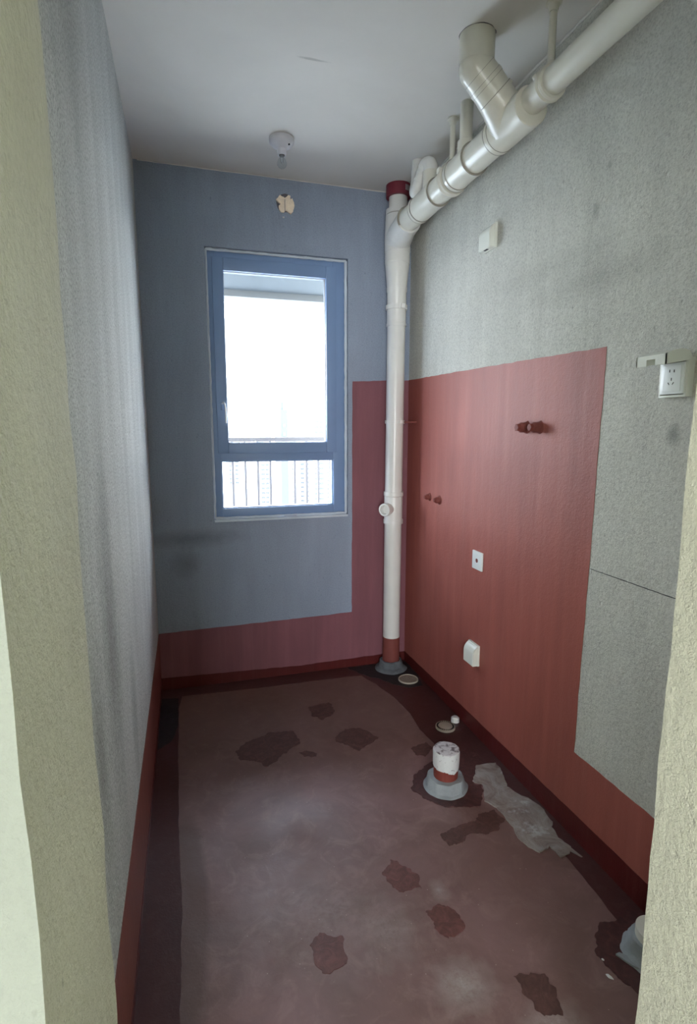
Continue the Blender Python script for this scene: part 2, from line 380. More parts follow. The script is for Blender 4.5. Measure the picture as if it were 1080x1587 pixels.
# ------------------------------------------------------------------ room shell
def rough_slab(name, a, b, mat, wob=0.0, mats_by_normal=None, sub=0.06):
    """box with subdivided, slightly wavy surface (hand-troweled render)"""
    bm = B(a, b)
    if wob:
        d = Vector(b) - Vector(a)
        for axis in range(3):
            n = int(abs(d[axis]) / sub)
            for k in range(1, n):
                pl = Vector(a); pl[axis] += d[axis] * k / n; no = Vector((0, 0, 0)); no[axis] = 1
                bmesh.ops.bisect_plane(bm, geom=bm.verts[:] + bm.edges[:] + bm.faces[:], plane_co=pl, plane_no=no)
        for v in bm.verts:
            p = v.co
            e = Vector((noise.noise(p * 9), noise.noise(p * 9 + Vector((7, 3, 1))), 0)) + 0.6 * Vector((noise.noise(p * 31), noise.noise(p * 31 + Vector((2, 9, 4))), 0))
            v.co = p + e * wob
    if mats_by_normal:
        for f in bm.faces:
            f.normal_update()
            for nrm, mi in mats_by_normal:
                if f.normal.dot(Vector(nrm)) > 0.8: f.material_index = mi
    return bm

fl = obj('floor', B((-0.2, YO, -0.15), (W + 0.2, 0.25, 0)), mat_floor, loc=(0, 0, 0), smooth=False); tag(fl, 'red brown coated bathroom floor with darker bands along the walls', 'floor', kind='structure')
ce = obj('ceiling', B((-0.2, YI, H), (W + 0.2, 0.25, H + 0.15)), mat_ceil, loc=(0, 0, H), smooth=False); tag(ce, 'plain off white skimmed ceiling of the bathroom', 'ceiling', kind='structure')
wl = obj('wall_left', B((-0.2, YI, 0), (0, 0.25, H)), mat_wall_left, loc=(0, 0, 0), smooth=False); tag(wl, 'speckled grey cement wall on the left with a low red strip', 'wall', kind='structure')
wr = obj('wall_right', B((W, YI, 0), (W + 0.2, 0.25, H)), mat_wall_right, loc=(W, 0, 0), smooth=False); tag(wr, 'grey cement wall on the right with a tall red coated area', 'wall', kind='structure')
# window wall with its opening
OX0, OX1, OZ0, OZ1 = 0.322, 1.090, 0.952, 2.382
bm = bmesh.new()
box(bm, (0, 0, 0), (OX0, 0.25, H)); box(bm, (OX1, 0, 0), (W, 0.25, H)); box(bm, (OX0, 0, 0), (OX1, 0.25, OZ0)); box(bm, (OX0, 0, OZ1), (OX1, 0.25, H))
wb = obj('wall_back', bm, mat_wall_back, loc=(0, 0, 0), smooth=False); tag(wb, 'grey cement wall around the narrow window, blue window haze put into its colour', 'wall', kind='structure')
# door wall: jambs and lintel
fm = [((0, -1, 0), 1)]
bm = rough_slab('x', (-1.6, YO, 0), (JL, YI, H), None, 0.0035, fm); wf = obj('wall_front_left', bm, [mat_jamb, mat_outer], loc=(JL, YI, 0)); tag(wf, 'rough plastered door jamb along the left edge of the picture', 'wall', kind='structure')
bm = rough_slab('x', (JR, YO, 0), (3.2, YI, H), None, 0.0035, fm); wf2 = obj('wall_front_right', bm, [mat_jamb, mat_putty], loc=(JR, YI, 0)); tag(wf2, 'rough yellowish plastered door jamb at the lower right edge', 'wall', kind='structure')
bm = B((JL - 0.02, YO, 2.2), (JR + 0.02, YI, H)); o = obj('wall_front_top', bm, mat_jamb, smooth=False); tag(o, 'lintel wall above the doorway', 'wall', kind='structure')
# room behind the camera
o = obj('floor_hall', B((-1.8, -6.6, -0.15), (3.4, YO, 0)), mat_hallfloor, smooth=False); tag(o, 'bare screed floor outside the doorway', 'floor', kind='structure')
o = obj('ceiling_hall', B((-1.8, -6.4, H), (3.4, YI, H + 0.15)), mat_putty, smooth=False); tag(o, 'white ceiling outside the doorway', 'ceiling', kind='structure')
o = obj('wall_hall_left', B((-1.8, -6.4, 0), (-1.6, YI, H)), mat_putty, smooth=False); tag(o, 'pale wall outside the doorway on the left', 'wall', kind='structure')
o = obj('wall_hall_right', B((3.2, -6.4, 0), (3.4, YI, H)), mat_putty, smooth=False); tag(o, 'pale wall outside the doorway on the right', 'wall', kind='structure')
bm = bmesh.new()
box(bm, (-1.6, -6.2, 0), (-1.3, -6.0, H)); box(bm, (-0.1, -6.2, 0), (3.2, -6.0, H)); box(bm, (-1.3, -6.2, 0), (-0.1, -6.0, 0.45)); box(bm, (-1.3, -6.2, 2.15), (-0.1, -6.0, H))  # unseen opening, placed and sized to light the jambs and right wall
o = obj('wall_hall_back', bm, mat_putty, smooth=False); tag(o, 'wall behind the camera with a window opening placed for its light', 'wall', kind='structure')

# ------------------------------------------------------------------ red waterproof coat and overlaps (parts of walls and floor)
e_ = 0.0012
vert = lambda a, b: abs(a.x - b.x) < 1e-6 and (abs(a.x) < 1e-6)
bm = sheet(bmesh.new(), [(0, 0), (0, 1.738), (-0.8, 1.724), (-1.590, 1.709), (-1.578, 1.0), (-1.565, 0.320), (-2.0, 0.318), (YI, 0.318), (YI, 0)], 'x', W + 0.001, -0.0022, 0.003, 0.03, 1.3,
           skip=lambda a, b: (abs(a.x) < 1e-6 and abs(b.x) < 1e-6) or (a.y == 0 and b.y == 0) or (a.x == YI and b.x == YI))
obj('waterproof_coat', bm, mat_red, wr, smooth=False)
bm = sheet(bmesh.new(), [(0, 0), (0, 0.335), (-1.2, 0.333), (YI, 0.33), (YI, 0)], 'x', -0.001, 0.0022, 0.003, 0.03, 4.3, skip=lambda a, b: (a.y == 0 and b.y == 0) or (abs(a.x) < 1e-6 and abs(b.x) < 1e-6))
obj('waterproof_coat', bm, mat_red_mid, wl, smooth=False)
bm = sheet(bmesh.new(), [(0, 0), (W, 0), (W, 1.738), (1.117, 1.723), (1.113, 0.352), (0.6, 0.343), (0, 0.335)], 'y', 0.001, -0.0022, 0.003, 0.03, 7.3, skip=lambda a, b: (a.y == 0 and b.y == 0) or (a.x == W and b.x == W))
obj('waterproof_coat', bm, mat_red_back, wb, smooth=False)
# darker overlap at the foot of the right wall, with a small cove
bm = sheet(bmesh.new(), [(0, 0), (0, 0.06), (-0.6, 0.075), (-1.12, 0.084), (-1.9, 0.099), (YI, 0.1), (YI, 0)], 'x', W + 0.0005, -0.0035, 0.003, 0.03, 2.2, skip=lambda a, b: a.y == 0 and b.y == 0)
o = obj('overlap_coat', bm, mat_red_dark, wr, smooth=False); o['label'] = 'dark crimson strip'
bm = sheet(bmesh.new(), [(0, 0), (0, 0.035), (-1.2, 0.036), (YI, 0.04), (YI, 0)], 'x', -0.0005, 0.0030, 0.003, 0.03, 3.2, skip=lambda a, b: a.y == 0 and b.y == 0)
o = obj('overlap_coat', bm, mat_red_dark, wl, smooth=False); o['label'] = 'thin dark crimson strip'
bm = sheet(bmesh.new(), [(0, 0), (W, 0), (W, 0.06), (0.8, 0.05), (0, 0.075)], 'y', 0.0005, -0.0035, 0.003, 0.03, 5.2, skip=lambda a, b: a.y == 0 and b.y == 0)
o = obj('overlap_coat', bm, mat_red_dark, wb, smooth=False); o['label'] = 'dark crimson strip'
# floor band
bandR = [(1.133, -0.136), (1.183, -0.28), (1.222, -0.435), (1.24, -0.619), (1.225, -0.774), (1.249, -1.004), (1.339, -1.106), (1.347, -1.224), (1.366, -1.467), (1.381, -1.673), (1.364, -1.903), (1.37, YI)]
bandL = [(0.113, YI), (0.113, -1.836), (0.116, -1.476), (0.104, -1.193), (0.098, -0.806), (0.093, -0.242), (0.112, -0.095)]
pts = [(0, 0)] + [(0, YI)] + bandL + [(0.521, -0.12), (0.895, -0.125)] + bandR + [(W, YI), (W, 0)]
bm = sheet(bmesh.new(), pts, 'z', 0, 0.0015, 0.004, 0.03, 9.9, skip=lambda a, b: (a.x == b.x and a.x in (0.0, W)) or (a.y == 0 and b.y == 0))
o = obj('edge_band', bm, mat_band, fl, smooth=False); o['label'] = 'dark brown band along the walls'
patches = [
 ([(0.345, -0.708), (0.394, -0.653), (0.464, -0.623), (0.524, -0.595), (0.631, -0.615), (0.643, -0.727), (0.553, -0.786), (0.501, -0.841), (0.461, -0.863), (0.429, -0.809), (0.358, -0.779)], mat_spot),
 ([(0.806, -0.726), (0.877, -0.67), (0.956, -0.682), (1.009, -0.786), (0.958, -0.822), (0.89, -0.866), (0.852, -0.807), (0.808, -0.766)], mat_spot),
 ([(0.748, -0.417), (0.868, -0.389), (0.873, -0.503), (0.791, -0.557), (0.752, -0.507)], mat_spot),
 ([(0.747, -1.549), (0.77, -1.536), (0.793, -1.5), (0.822, -1.523), (0.85, -1.566), (0.86, -1.596), (0.85, -1.614), (0.852, -1.636), (0.831, -1.627), (0.81, -1.634), (0.784, -1.639), (0.765, -1.607)], mat_spot2),
 ([(0.825, -1.719), (0.873, -1.705), (0.903, -1.718), (0.919, -1.759), (0.916, -1.794), (0.885, -1.815), (0.851, -1.822), (0.834, -1.793), (0.831, -1.764)], mat_spot2),
 ([(0.465, -1.719), (0.498, -1.699), (0.523, -1.715), (0.562, -1.723), (0.557, -1.773), (0.548, -1.799), (0.506, -1.815), (0.48, -1.813), (0.467, -1.775)], mat_spot2),
 ([(1.01, -1.447), (1.066, -1.423), (1.163, -1.417), (1.198, -1.388), (1.266, -1.382), (1.275, -1.44), (1.217, -1.485), (1.176, -1.486), (1.12, -1.469), (1.065, -1.499), (1.019, -1.501)], mat_spot),
 ([(0.97, -1.965), (1.054, -1.986), (1.059, -2.027), (1.033, -2.087), (0.985, -2.079), (0.973, -2.03)], mat_spot),
 ([(1.297, -1.907), (1.361, -1.906), (1.422, -1.895), (1.464, -1.937), (1.395, -2.071), (1.265, -2.112), (1.255, -2.085), (1.235, -2.044), (1.228, -1.996), (1.228, -1.971), (1.252, -1.954)], mat_spot3),
 ([(1.09, -1.079), (1.167, -1.03), (1.322, -1.0), (1.4, -0.997), (1.386, -1.095), (1.305, -1.166), (1.272, -1.223), (1.303, -1.232), (1.274, -1.287), (1.228, -1.352), (1.095, -1.312), (1.044, -1.258), (1.013, -1.188), (1.046, -1.111)], mat_spot3),
 ([(1.121, -0.914), (1.209, -0.885), (1.215, -0.942), (1.161, -0.988), (1.124, -0.967)], mat_spot),
 ([(0.62, -0.80), (0.66, -0.79), (0.70, -0.83), (0.69, -0.85), (0.64, -0.84)], mat_spot),
]
for i, (q, mt) in enumerate(patches):
    bm = sheet(bmesh.new(), q, 'z', 0.0, 0.0025 if i == 9 or i == 8 else 0.0012, 0.011, 0.006, i * 3.7, freq=38)
    obj('paint_patch', bm, mt, fl, smooth=False)
bm = sheet(bmesh.new(), [(1.08, -0.015), (1.14, -0.12), (1.21, -0.20), (1.27, -0.30), (1.34, -0.36), (1.43, -0.36), (1.455, -0.248), (1.455, -0.03)], 'z', 0.0, 0.003, 0.01, 0.015, 5.5, freq=22)
o = obj('mortar_smear', bm, mat_black, fl, smooth=False); o['label'] = 'blackish damp smear around the corner pipe'
bm = sheet(bmesh.new(), [(0.004, -0.10), (0.09, -0.12), (0.092, -0.40), (0.06, -0.55), (0.004, -0.60)], 'z', 0.0, 0.0022, 0.006, 0.02, 8.5, freq=14)
o = obj('damp_stain', bm, mat_black, fl, smooth=False); o['label'] = 'blackish damp stain in the far left corner'
# grey cement patch
q = [(1.341, -1.117), (1.434, -1.125), (1.425, -1.19), (1.393, -1.28), (1.407, -1.335), (1.433, -1.367), (1.45, -1.428), (1.439, -1.506), (1.422, -1.529), (1.411, -1.58), (1.422, -1.629), (1.398, -1.653), (1.356, -1.659), (1.355, -1.603), (1.301, -1.618), (1.279, -1.573), (1.271, -1.538), (1.282, -1.487), (1.285, -1.431), (1.284, -1.378), (1.26, -1.331), (1.3, -1.243), (1.271, -1.208), (1.299, -1.18)]
bm = sheet(bmesh.new(), q, 'z', 0.0, 0.005, 0.007, 0.012, 2.9, freq=40)
o = obj('cement_patch', bm, mat_cement_patch, fl, smooth=False); o['label'] = 'long ragged grey cement smear'
bm = sheet(bmesh.new(), [(1.422, -1.629), (1.432, -1.678), (1.426, -1.678), (1.408, -1.643)], 'z', 0.0, 0.003, 0.001, 0.01, 2.0)
obj('cement_patch', bm, mat_cement_patch, fl, smooth=False)
# ink line on the right wall
bm = bmesh.new(); P = []
for k in range(34):
    t = k / 33; P.append((W - 0.0004, -1.585 - 0.36 * t, 0.993 - 0.002 * t + 0.0012 * noise.noise(Vector((k * 0.7, 0, 0)))))
sweep(bm, P, [0.0012 + 0.0006 * noise.noise(Vector((k * 1.3, 5, 0))) for k in range(34)], 6)
o = obj('ink_line', bm, mat_ink, wr); o['label'] = 'thin black snapped line'
# raw plaster lip along the ceiling over the right wall
bm = bmesh.new(); P = []; rr = []
for k in range(70):
    y = -0.05 - 2.3 * k / 69; P.append((W - 0.001 - 0.004 * abs(noise.noise(Vector((y * 11, 0, 0)))), y, H - 0.002 - 0.004 * abs(noise.noise(Vector((y * 13, 4, 0)))))); rr.append(0.004 + 0.004 * abs(noise.noise(Vector((y * 17, 1, 2)))))
sweep(bm, P, rr, 8); obj('plaster_lip', bm, mat_ceil, ce)
bm = bmesh.new(); P = []; rr = []
for k in range(50):
    x = 0.02 + 1.4 * k / 49; P.append((x, -0.001, H - 0.002 - 0.003 * abs(noise.noise(Vector((x * 13, 4, 0)))))); rr.append(0.0015 + 0.0025 * abs(noise.noise(Vector((x * 17, 1, 2)))))
sweep(bm, P, rr, 8); obj('plaster_lip', bm, mat_ceil, ce)

# ------------------------------------------------------------------ window
win = bpy.data.objects.new('window_1', None); link_obj(win, None, Vector((0.706, 0.0, OZ0)))
tag(win, 'narrow grey framed window with a low fixed pane, blue glow tinted into the frame', 'window', kind='structure')
def ring(bm, x0, x1, z0, z1, ix0, ix1, iz0, iz1, y0, y1, bev=0.002):
    box(bm, (x0, y0, z0), (ix0, y1, z1), 0, bev); box(bm, (ix1, y0, z0), (x1, y1, z1), 0, bev)
    box(bm, (ix0, y0, z0), (ix1, y1, iz0), 0, bev); box(bm, (ix0, y0, iz1), (ix1, y1, z1), 0, bev)
    return bm
FX0, FX1, FZ0, FZ1 = 0.326, 1.086, 0.956, 2.378
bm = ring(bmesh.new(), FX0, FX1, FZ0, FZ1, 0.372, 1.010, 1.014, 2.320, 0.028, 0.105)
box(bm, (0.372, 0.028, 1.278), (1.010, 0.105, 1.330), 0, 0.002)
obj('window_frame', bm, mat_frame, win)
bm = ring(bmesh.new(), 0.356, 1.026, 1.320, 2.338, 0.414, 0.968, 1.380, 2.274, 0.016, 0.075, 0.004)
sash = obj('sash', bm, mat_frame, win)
bm = ring(bmesh.new(), 0.410, 0.972, 1.376, 2.278, 0.4165, 0.9655, 1.3825, 2.2715, 0.03, 0.06, 0)
obj('gasket', bm, mat_gasket, sash, smooth=False)
obj('pane', B((0.413, 0.042, 1.379), (0.969, 0.048, 2.275)), mat_glass, sash, smooth=False)
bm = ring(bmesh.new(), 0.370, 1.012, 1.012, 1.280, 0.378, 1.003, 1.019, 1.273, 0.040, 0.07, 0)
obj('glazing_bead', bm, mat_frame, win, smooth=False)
obj('pane', B((0.374, 0.052, 1.016), (1.008, 0.058, 1.276)), mat_glass, win, smooth=False)
# handle on the left stile
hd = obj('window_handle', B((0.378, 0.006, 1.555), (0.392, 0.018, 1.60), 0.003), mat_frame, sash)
bm = bmesh.new(); sweep(bm, catmull([(0.385, 0.008, 1.588), (0.392, -0.012, 1.594), (0.399, -0.022, 1.575), (0.401, -0.024, 1.53), (0.401, -0.023, 1.485)], 5), 0.0042, 10)
obj('handle_lever', bm, mat_handle, sash)
# sealant bead around the frame and sill
bm = bmesh.new()
def bead(bm, a, b, r=0.007, seed=0):
    a, b = Vector(a), Vector(b); n = int((b - a).length / 0.02)
    P = [a + (b - a) * k / n + Vector((noise.noise(Vector((k * .5, seed, 0))), 0, noise.noise(Vector((k * .5, seed, 5))))) * 0.0022 for k in range(n + 1)]
    sweep(bm, P, [r * (1 + 0.35 * noise.noise(Vector((k * .6, seed, 9)))) for k in range(n + 1)], 10)
bead(bm, (0.329, 0.018, 0.962), (0.329, 0.018, 2.372), 0.006, 1); bead(bm, (1.081, 0.016, 0.962), (1.081, 0.016, 2.372), 0.0085, 2)
bead(bm, (0.329, 0.018, 2.373), (1.081, 0.018, 2.373), 0.007, 3); bead(bm, (0.329, 0.016, 0.963), (1.081, 0.016, 0.963), 0.008, 4)
obj('sealant', bm, mat_seal, win)
bm = B((0.324, -0.006, 0.944), (1.088, 0.03, 0.957), 0.002); o = obj('window_sill', bm, mat_seal, win)
# torn packet on the sill
bm = bmesh.new()
rows = []
for i in range(9):
    x = 0.708 + 0.075 * i / 8
    w_ = 0.011 * math.sin(math.pi * (i + 0.8) / 9.6)
    rows.append([bm.verts.new((x, -0.010 - w_, 0.9585 + 0.0015 * (i % 2))), bm.verts.new((x, -0.004, 0.965 + 0.002 * math.sin(i))), bm.verts.new((x, 0.003 + w_ * .3, 0.9585 + 0.002 * ((i + 1) % 2)))])
for a, b in zip(rows, rows[1:]):
    for k in range(2): bm.faces.new((a[k], a[k + 1], b[k + 1], b[k]))
sol = bmesh.ops.solidify(bm, geom=bm.faces[:], thickness=0.0012)
o = obj('plastic_wrapper', bm, mat_handle, loc=(0.745, 0.0, 0.957)); tag(o, 'small crumpled clear plastic scrap on the window sill', 'wrapper')

# ------------------------------------------------------------------ outside
o = obj('balcony_floor', B((-0.6, 0.25, 0.10), (2.4, 1.32, 0.25)), mat_concrete_out, smooth=False); tag(o, 'concrete ledge outside the window', 'ledge', kind='structure')
bm = B((-0.6, 0.25, 2.56), (2.4, 1.12, 2.72)); box(bm, (-0.6, 1.12, 2.44), (2.4, 1.27, 2.72))
o = obj('balcony_soffit', bm, mat_concrete_out, smooth=False); tag(o, 'pale soffit and beam above the balcony outside', 'soffit', kind='structure')
o = obj('trim_1', B((-0.6, 1.10, 2.393), (2.4, 1.27, 2.44), 0.003), mat_drip); tag(o, 'lighter drip edge along the bottom of the balcony beam', 'trim', kind='structure')
rl = thing('balcony_railing', (0.9, 1.2, 0.25), 'grey balcony railing of thin vertical bars outside the window', 'railing')
obj('top_rail', B((-0.6, 1.18, 1.358), (2.4, 1.22, 1.390), 0.004), mat_rail, rl)
obj('bottom_rail', B((-0.6, 1.18, 0.36), (2.4, 1.22, 0.39), 0.003), mat_rail, rl)
x = 0.526 - 0.096 * 8
for k in range(25):
    if k == 12: x += 0.096; continue
    obj('baluster', B((x - 0.009, 1.191, 0.388), (x + 0.009, 1.209, 1.364)), mat_rail, rl, smooth=False); x += 0.096
xp = 0.526 - 0.096 * 8 + 0.096 * 12
for xx in (-0.58, 2.38):
    obj('post', B((xx - 0.015, 1.185, 0.25), (xx + 0.015, 1.215, 1.355)), mat_rail, rl, smooth=False)
def tower(x0, x1, y, ztop, mat, label, cols, wz, depth=14, fl_h=3.2, n=16, ww=1.3):
    t = thing('apartment_tower', ((x0 + x1) / 2, y, -60), label, 'building')
    b = B((x0, y, -60), (x1, y + depth, ztop)); box(b, (x0 + (x1 - x0) * .3, y + 3, ztop), (x0 + (x1 - x0) * .65, y + 9, ztop + 3)); obj('facade', b, mat, t, smooth=False)
    b = bmesh.new()
    for c in cols:
        for k in range(n):
            z = wz - k * fl_h; xc = x0 + (x1 - x0) * c
            box(b, (xc - ww, y - 0.15, z), (xc + ww, y + 0.1, z + 1.5))
    o = obj('tower_windows', b, mat_tower_w, t, smooth=False); o['kind'] = 'stuff'
S = 3.7
def X(u, Y): return 0.18671 + (Y + 3.045) * math.tan(math.atan((u - 540) / 842.6) + 0.28933)
tower(X(404, 370), X(421, 370), 370, 0.0, mat_tower, 'pale tower with rows of small windows, left of the blue grey one', (0.2, 0.6), -14, n=20)
tower(X(436, 200), X(447, 200), 200, 8.5, mat_tower_b, 'plain blue grey tower showing as the widest dark stripe in the lower pane', (0.5,), 2, n=4, ww=0.6)
tower(X(452, 370), X(482, 370), 370, -4.0, mat_tower, 'broad pale tower just right of the blue grey one', (0.12, 0.55, 0.9), -14, n=18)
tower(X(486, 330), X(503, 330), 330, 9.5, mat_tower, 'taller pale tower rising above the rail on the right', (0.3, 0.72), 5, n=24)
tower(X(505, 400), X(520, 400), 400, -6.0, mat_tower, 'rightmost pale tower low in the window', (0.3, 0.75), -16, n=14)
tower(X(352, 420), X(372, 420), 420, 3.0, mat_tower, 'leftmost pale tower low in the window', (0.3, 0.75), -24, n=6)
o = obj('city_ground', B((-900, 20, -61), (1500, 1400, -60)), mat_ground, smooth=False); tag(o, 'pale ground far below between the towers', 'ground', kind='structure')

# ------------------------------------------------------------------ vertical drain stack
SB, ST = Vector((1.337, -0.09, 0)), Vector((1.3475, -0.09, 2.66))
dS = (ST - SB).normalized()
def sp(z): return SB + dS * (z / dS.z)
ds = thing('drain_stack', SB, 'tall white vertical drain pipe in the far right corner', 'pipe')
obj('pipe', L(SB, dS, [(0.20, 0.0505), (2.25, 0.0505)]), mat_pvc_w, ds)
obj('painted_pipe_base', L(SB, dS, [(0.0, 0.0515), (0.207, 0.0515)]), mat_capred, ds)
obj('mortar_collar', L(SB, (0, 0, 1), [(0.0, 0.100), (0.012, 0.092), (0.022, 0.074), (0.055, 0.068), (0.062, 0.060), (0.058, 0.052)], jitter=0.008), mat_mortar_d, ds)
# inspection tee
tee = obj('inspection_tee', L(SB, dS, [(0.905, 0.052), (0.905, 0.0575), (0.928, 0.0575), (0.935, 0.0535), (1.065, 0.0535), (1.070, 0.0575), (1.092, 0.0575), (1.092, 0.052)]), mat_pvc_w, ds)
pd = Vector((-0.80, -0.60, 0.0)).normalized(); pc = sp(0.995)
obj('port', L(pc, pd, [(0.03, 0.030), (0.060, 0.033), (0.066, 0.037), (0.098, 0.037), (0.100, 0.035), (0.100, 0.027), (0.072, 0.025), (0.071, 0.001)], closed=False), mat_pvc_w, tee)
# clamp with wall bracket
cl = obj('pipe_clamp', L(SB, dS, [(1.484, 0.051), (1.484, 0.0565), (1.504, 0.0565), (1.504, 0.051)]), mat_pvc_w, ds)
obj('clamp_bracket', B((sp(1.494).x + 0.045, -0.13, 1.488), (W - 0.002, -0.118, 1.497), 0.001), mat_capred, cl)
obj('clamp_lug', B((sp(1.494).x + 0.002, -0.156, 1.486), (sp(1.494).x + 0.024, -0.138, 1.502), 0.002), mat_pvc_w, cl)
obj('coupling', L(SB, dS, [(2.020, 0.051), (2.020, 0.0555), (2.034, 0.0555), (2.036, 0.053), (2.20, 0.053), (2.206, 0.057), (2.226, 0.057), (2.228, 0.052)]), mat_pvc_w, ds)
cl = obj('pipe_clamp', L(SB, dS, [(2.108, 0.053), (2.108, 0.0605), (2.132, 0.0605), (2.132, 0.053)]), mat_pvc_w, ds)
obj('clamp_lug', B((sp(2.12).x + 0.0, -0.160, 2.108), (sp(2.12).x + 0.024, -0.140, 2.132), 0.002), mat_pvc_w, cl)
# tapered reducer and wye
obj('reducer', L(SB, dS, [(2.222, 0.0545), (2.24, 0.0565), (2.33, 0.0650), (2.350, 0.0668), (2.352, 0.0685), (2.44, 0.0685)]), mat_pvc_w, ds)
bm = L(SB, dS, [(2.41, 0.0700), (2.47, 0.0715), (2.575, 0.0680), (2.588, 0.0665)])
jx = sp(2.46)
sweep(bm, catmull([jx + Vector((-0.004, 0.0, 0.0)), jx + Vector((-0.004, -0.035, 0.012)), Vector((1.3345, -0.185, 2.49)), Vector((1.331, -0.285, 2.509))], 6), [0.0705] * 6 + [0.069] * 6 + [0.0655] * 7)
obj('wye_fitting', bm, mat_pvc_w, ds, angle=50)
obj('collar', L(SB, dS, [(2.582, 0.064), (2.585, 0.0675), (2.596, 0.0675), (2.598, 0.063), (2.602, 0.063), (2.604, 0.0665), (2.626, 0.0665), (2.630, 0.055)]), mat_pvc_w, ds)
obj('seam', L(SB, dS, [(2.5985, 0.0636), (2.6025, 0.0636)]), mat_seam, ds)
obj('upper_pipe', L(SB, dS, [(2.60, 0.050), (2.735, 0.050)]), mat_pvc_w, ds)
cap = obj('fire_collar', L(SB, dS, [(2.690, 0.052), (2.690, 0.0655), (2.750, 0.0665), (2.750, 0.052)]), mat_cap, ds)
bm = bmesh.new()
cx = sp(2.72)
P0 = []
for k in range(7):
    a = math.radians(-78 + 50 * k / 6)
    P0.append([bm.verts.new((cx.x + 0.0672 * math.cos(a), -0.09 + 0.0672 * math.sin(a), z)) for z in (2.708, 2.736)])
for a, b in zip(P0, P0[1:]): bm.faces.new((a[0], a[1], b[1], b[0]))
bmesh.ops.solidify(bm, geom=bm.faces[:], thickness=0.0006)
obj('sticker', bm, mat_sticker, cap)

# ------------------------------------------------------------------ horizontal collector pipe along the right wall
MX, MZ = 1.33, 2.511
cp = thing('collector_pipe', (MX, -1.2, MZ), 'long cream collector pipe running under the ceiling along the right wall', 'pipe')
Yd = Vector((0, -1, 0))
def seam(s, r=0.0562, w=0.0016): obj('seam', L((MX, 0, MZ), Yd, [(s - w / 2, r - 0.004), (s - w / 2, r), (s + w / 2, r), (s + w / 2, r - 0.004)]), mat_seam, cp)
obj('pipe', L((MX, 0, MZ), Yd, [(0.284, 0.0555), (1.20, 0.0555)]), mat_pvc, cp)
seam(0.288, 0.0660, 0.002)
def fitting(name, a, b, r=0.060, lip=0.0625):
    return obj(name, L((MX, 0, MZ), Yd, [(a, 0.055), (a, lip), (a + 0.02, lip), (a + 0.023, r), (b - 0.023, r), (b - 0.02, lip), (b, lip), (b, 0.055)]), mat_pvc, cp)
t1 = fitting('tee_fitting', 0.415, 0.63); seam(0.414, 0.0632); seam(0.437, 0.0632); seam(0.631, 0.0632)
obj('branch_socket', L((MX, -0.54, MZ), (0, 0, 1), [(0.03, 0.037), (0.12, 0.037)]), mat_pvc, t1)
cl = obj('pipe_clamp', L((MX, 0, MZ), Yd, [(0.742, 0.058), (0.742, 0.0655), (0.750, 0.0675), (0.758, 0.063), (0.766, 0.0675), (0.774, 0.0655), (0.774, 0.058)]), mat_pvc, cp)
obj('clamp_lug', B((1.262, -0.772, 2.528), (1.282, -0.745, 2.548), 0.003), mat_pvc, cl)
t2 = fitting('tee_fitting', 0.79, 0.95); seam(0.79, 0.0634); seam(0.811, 0.0634); seam(0.951, 0.0632, 0.0025)
obj('branch_socket', L((MX, -0.875, MZ), (0, 0, 1), [(0.03, 0.034), (0.095, 0.034), (0.097, 0.031)]), mat_pvc, t2)
wy = obj('wye_fitting', L((MX, 0, MZ), Yd, [(1.118, 0.055), (1.118, 0.0625), (1.136, 0.0635), (1.142, 0.0615), (1.30, 0.0625), (1.319, 0.0625), (1.3225, 0.0600), (1.323, 0.03)]), mat_pvc, cp)
seam(1.117, 0.0632, 0.0022); seam(1.1405, 0.0632, 0.0016)
bm = bmesh.new()
bd = Vector((-0.150, 0.0, 0.135)).normalized(); J = Vector((MX, -1.222, MZ))
sweep(bm, [J + Vector((0, 0.035, 0)) * (1 - k / 8) ** 2 + bd * (0.165 * k / 8) for k in range(9)], [0.062, 0.0625, 0.0625, 0.062, 0.061, 0.0605, 0.060, 0.060, 0.060])
obj('branch', bm, mat_pvc, wy)
obj('narrow_pipe', L((MX + 0.002, 0, MZ + 0.014), Yd, [(1.30, 0.0405), (-YI + 0.01, 0.0405)]), mat_pvc, cp)
obj('narrow_socket', L((MX + 0.002, 0, MZ + 0.014), Yd, [(1.32, 0.0425), (1.395, 0.0435), (1.400, 0.046), (1.404, 0.046)]), mat_pvc, cp)
cl = obj('pipe_clamp', L((MX + 0.002, 0, MZ + 0.014), Yd, [(1.400, 0.042), (1.400, 0.0495), (1.409, 0.052), (1.416, 0.0475), (1.424, 0.052), (1.432, 0.0495), (1.432, 0.042)]), mat_pvc, cp)
lug = obj('clamp_lug', L((1.293, -1.398, 2.543), (-0.5, 0.2, 0.85), [(-0.006, 0.010), (0.010, 0.010)], seg=14), mat_pvc, cl)
obj('clamp_screw', L((1.290, -1.404, 2.549), (0, -1, 0), [(0.0, 0.0032), (0.006, 0.0032)], seg=10), mat_dark, lug)
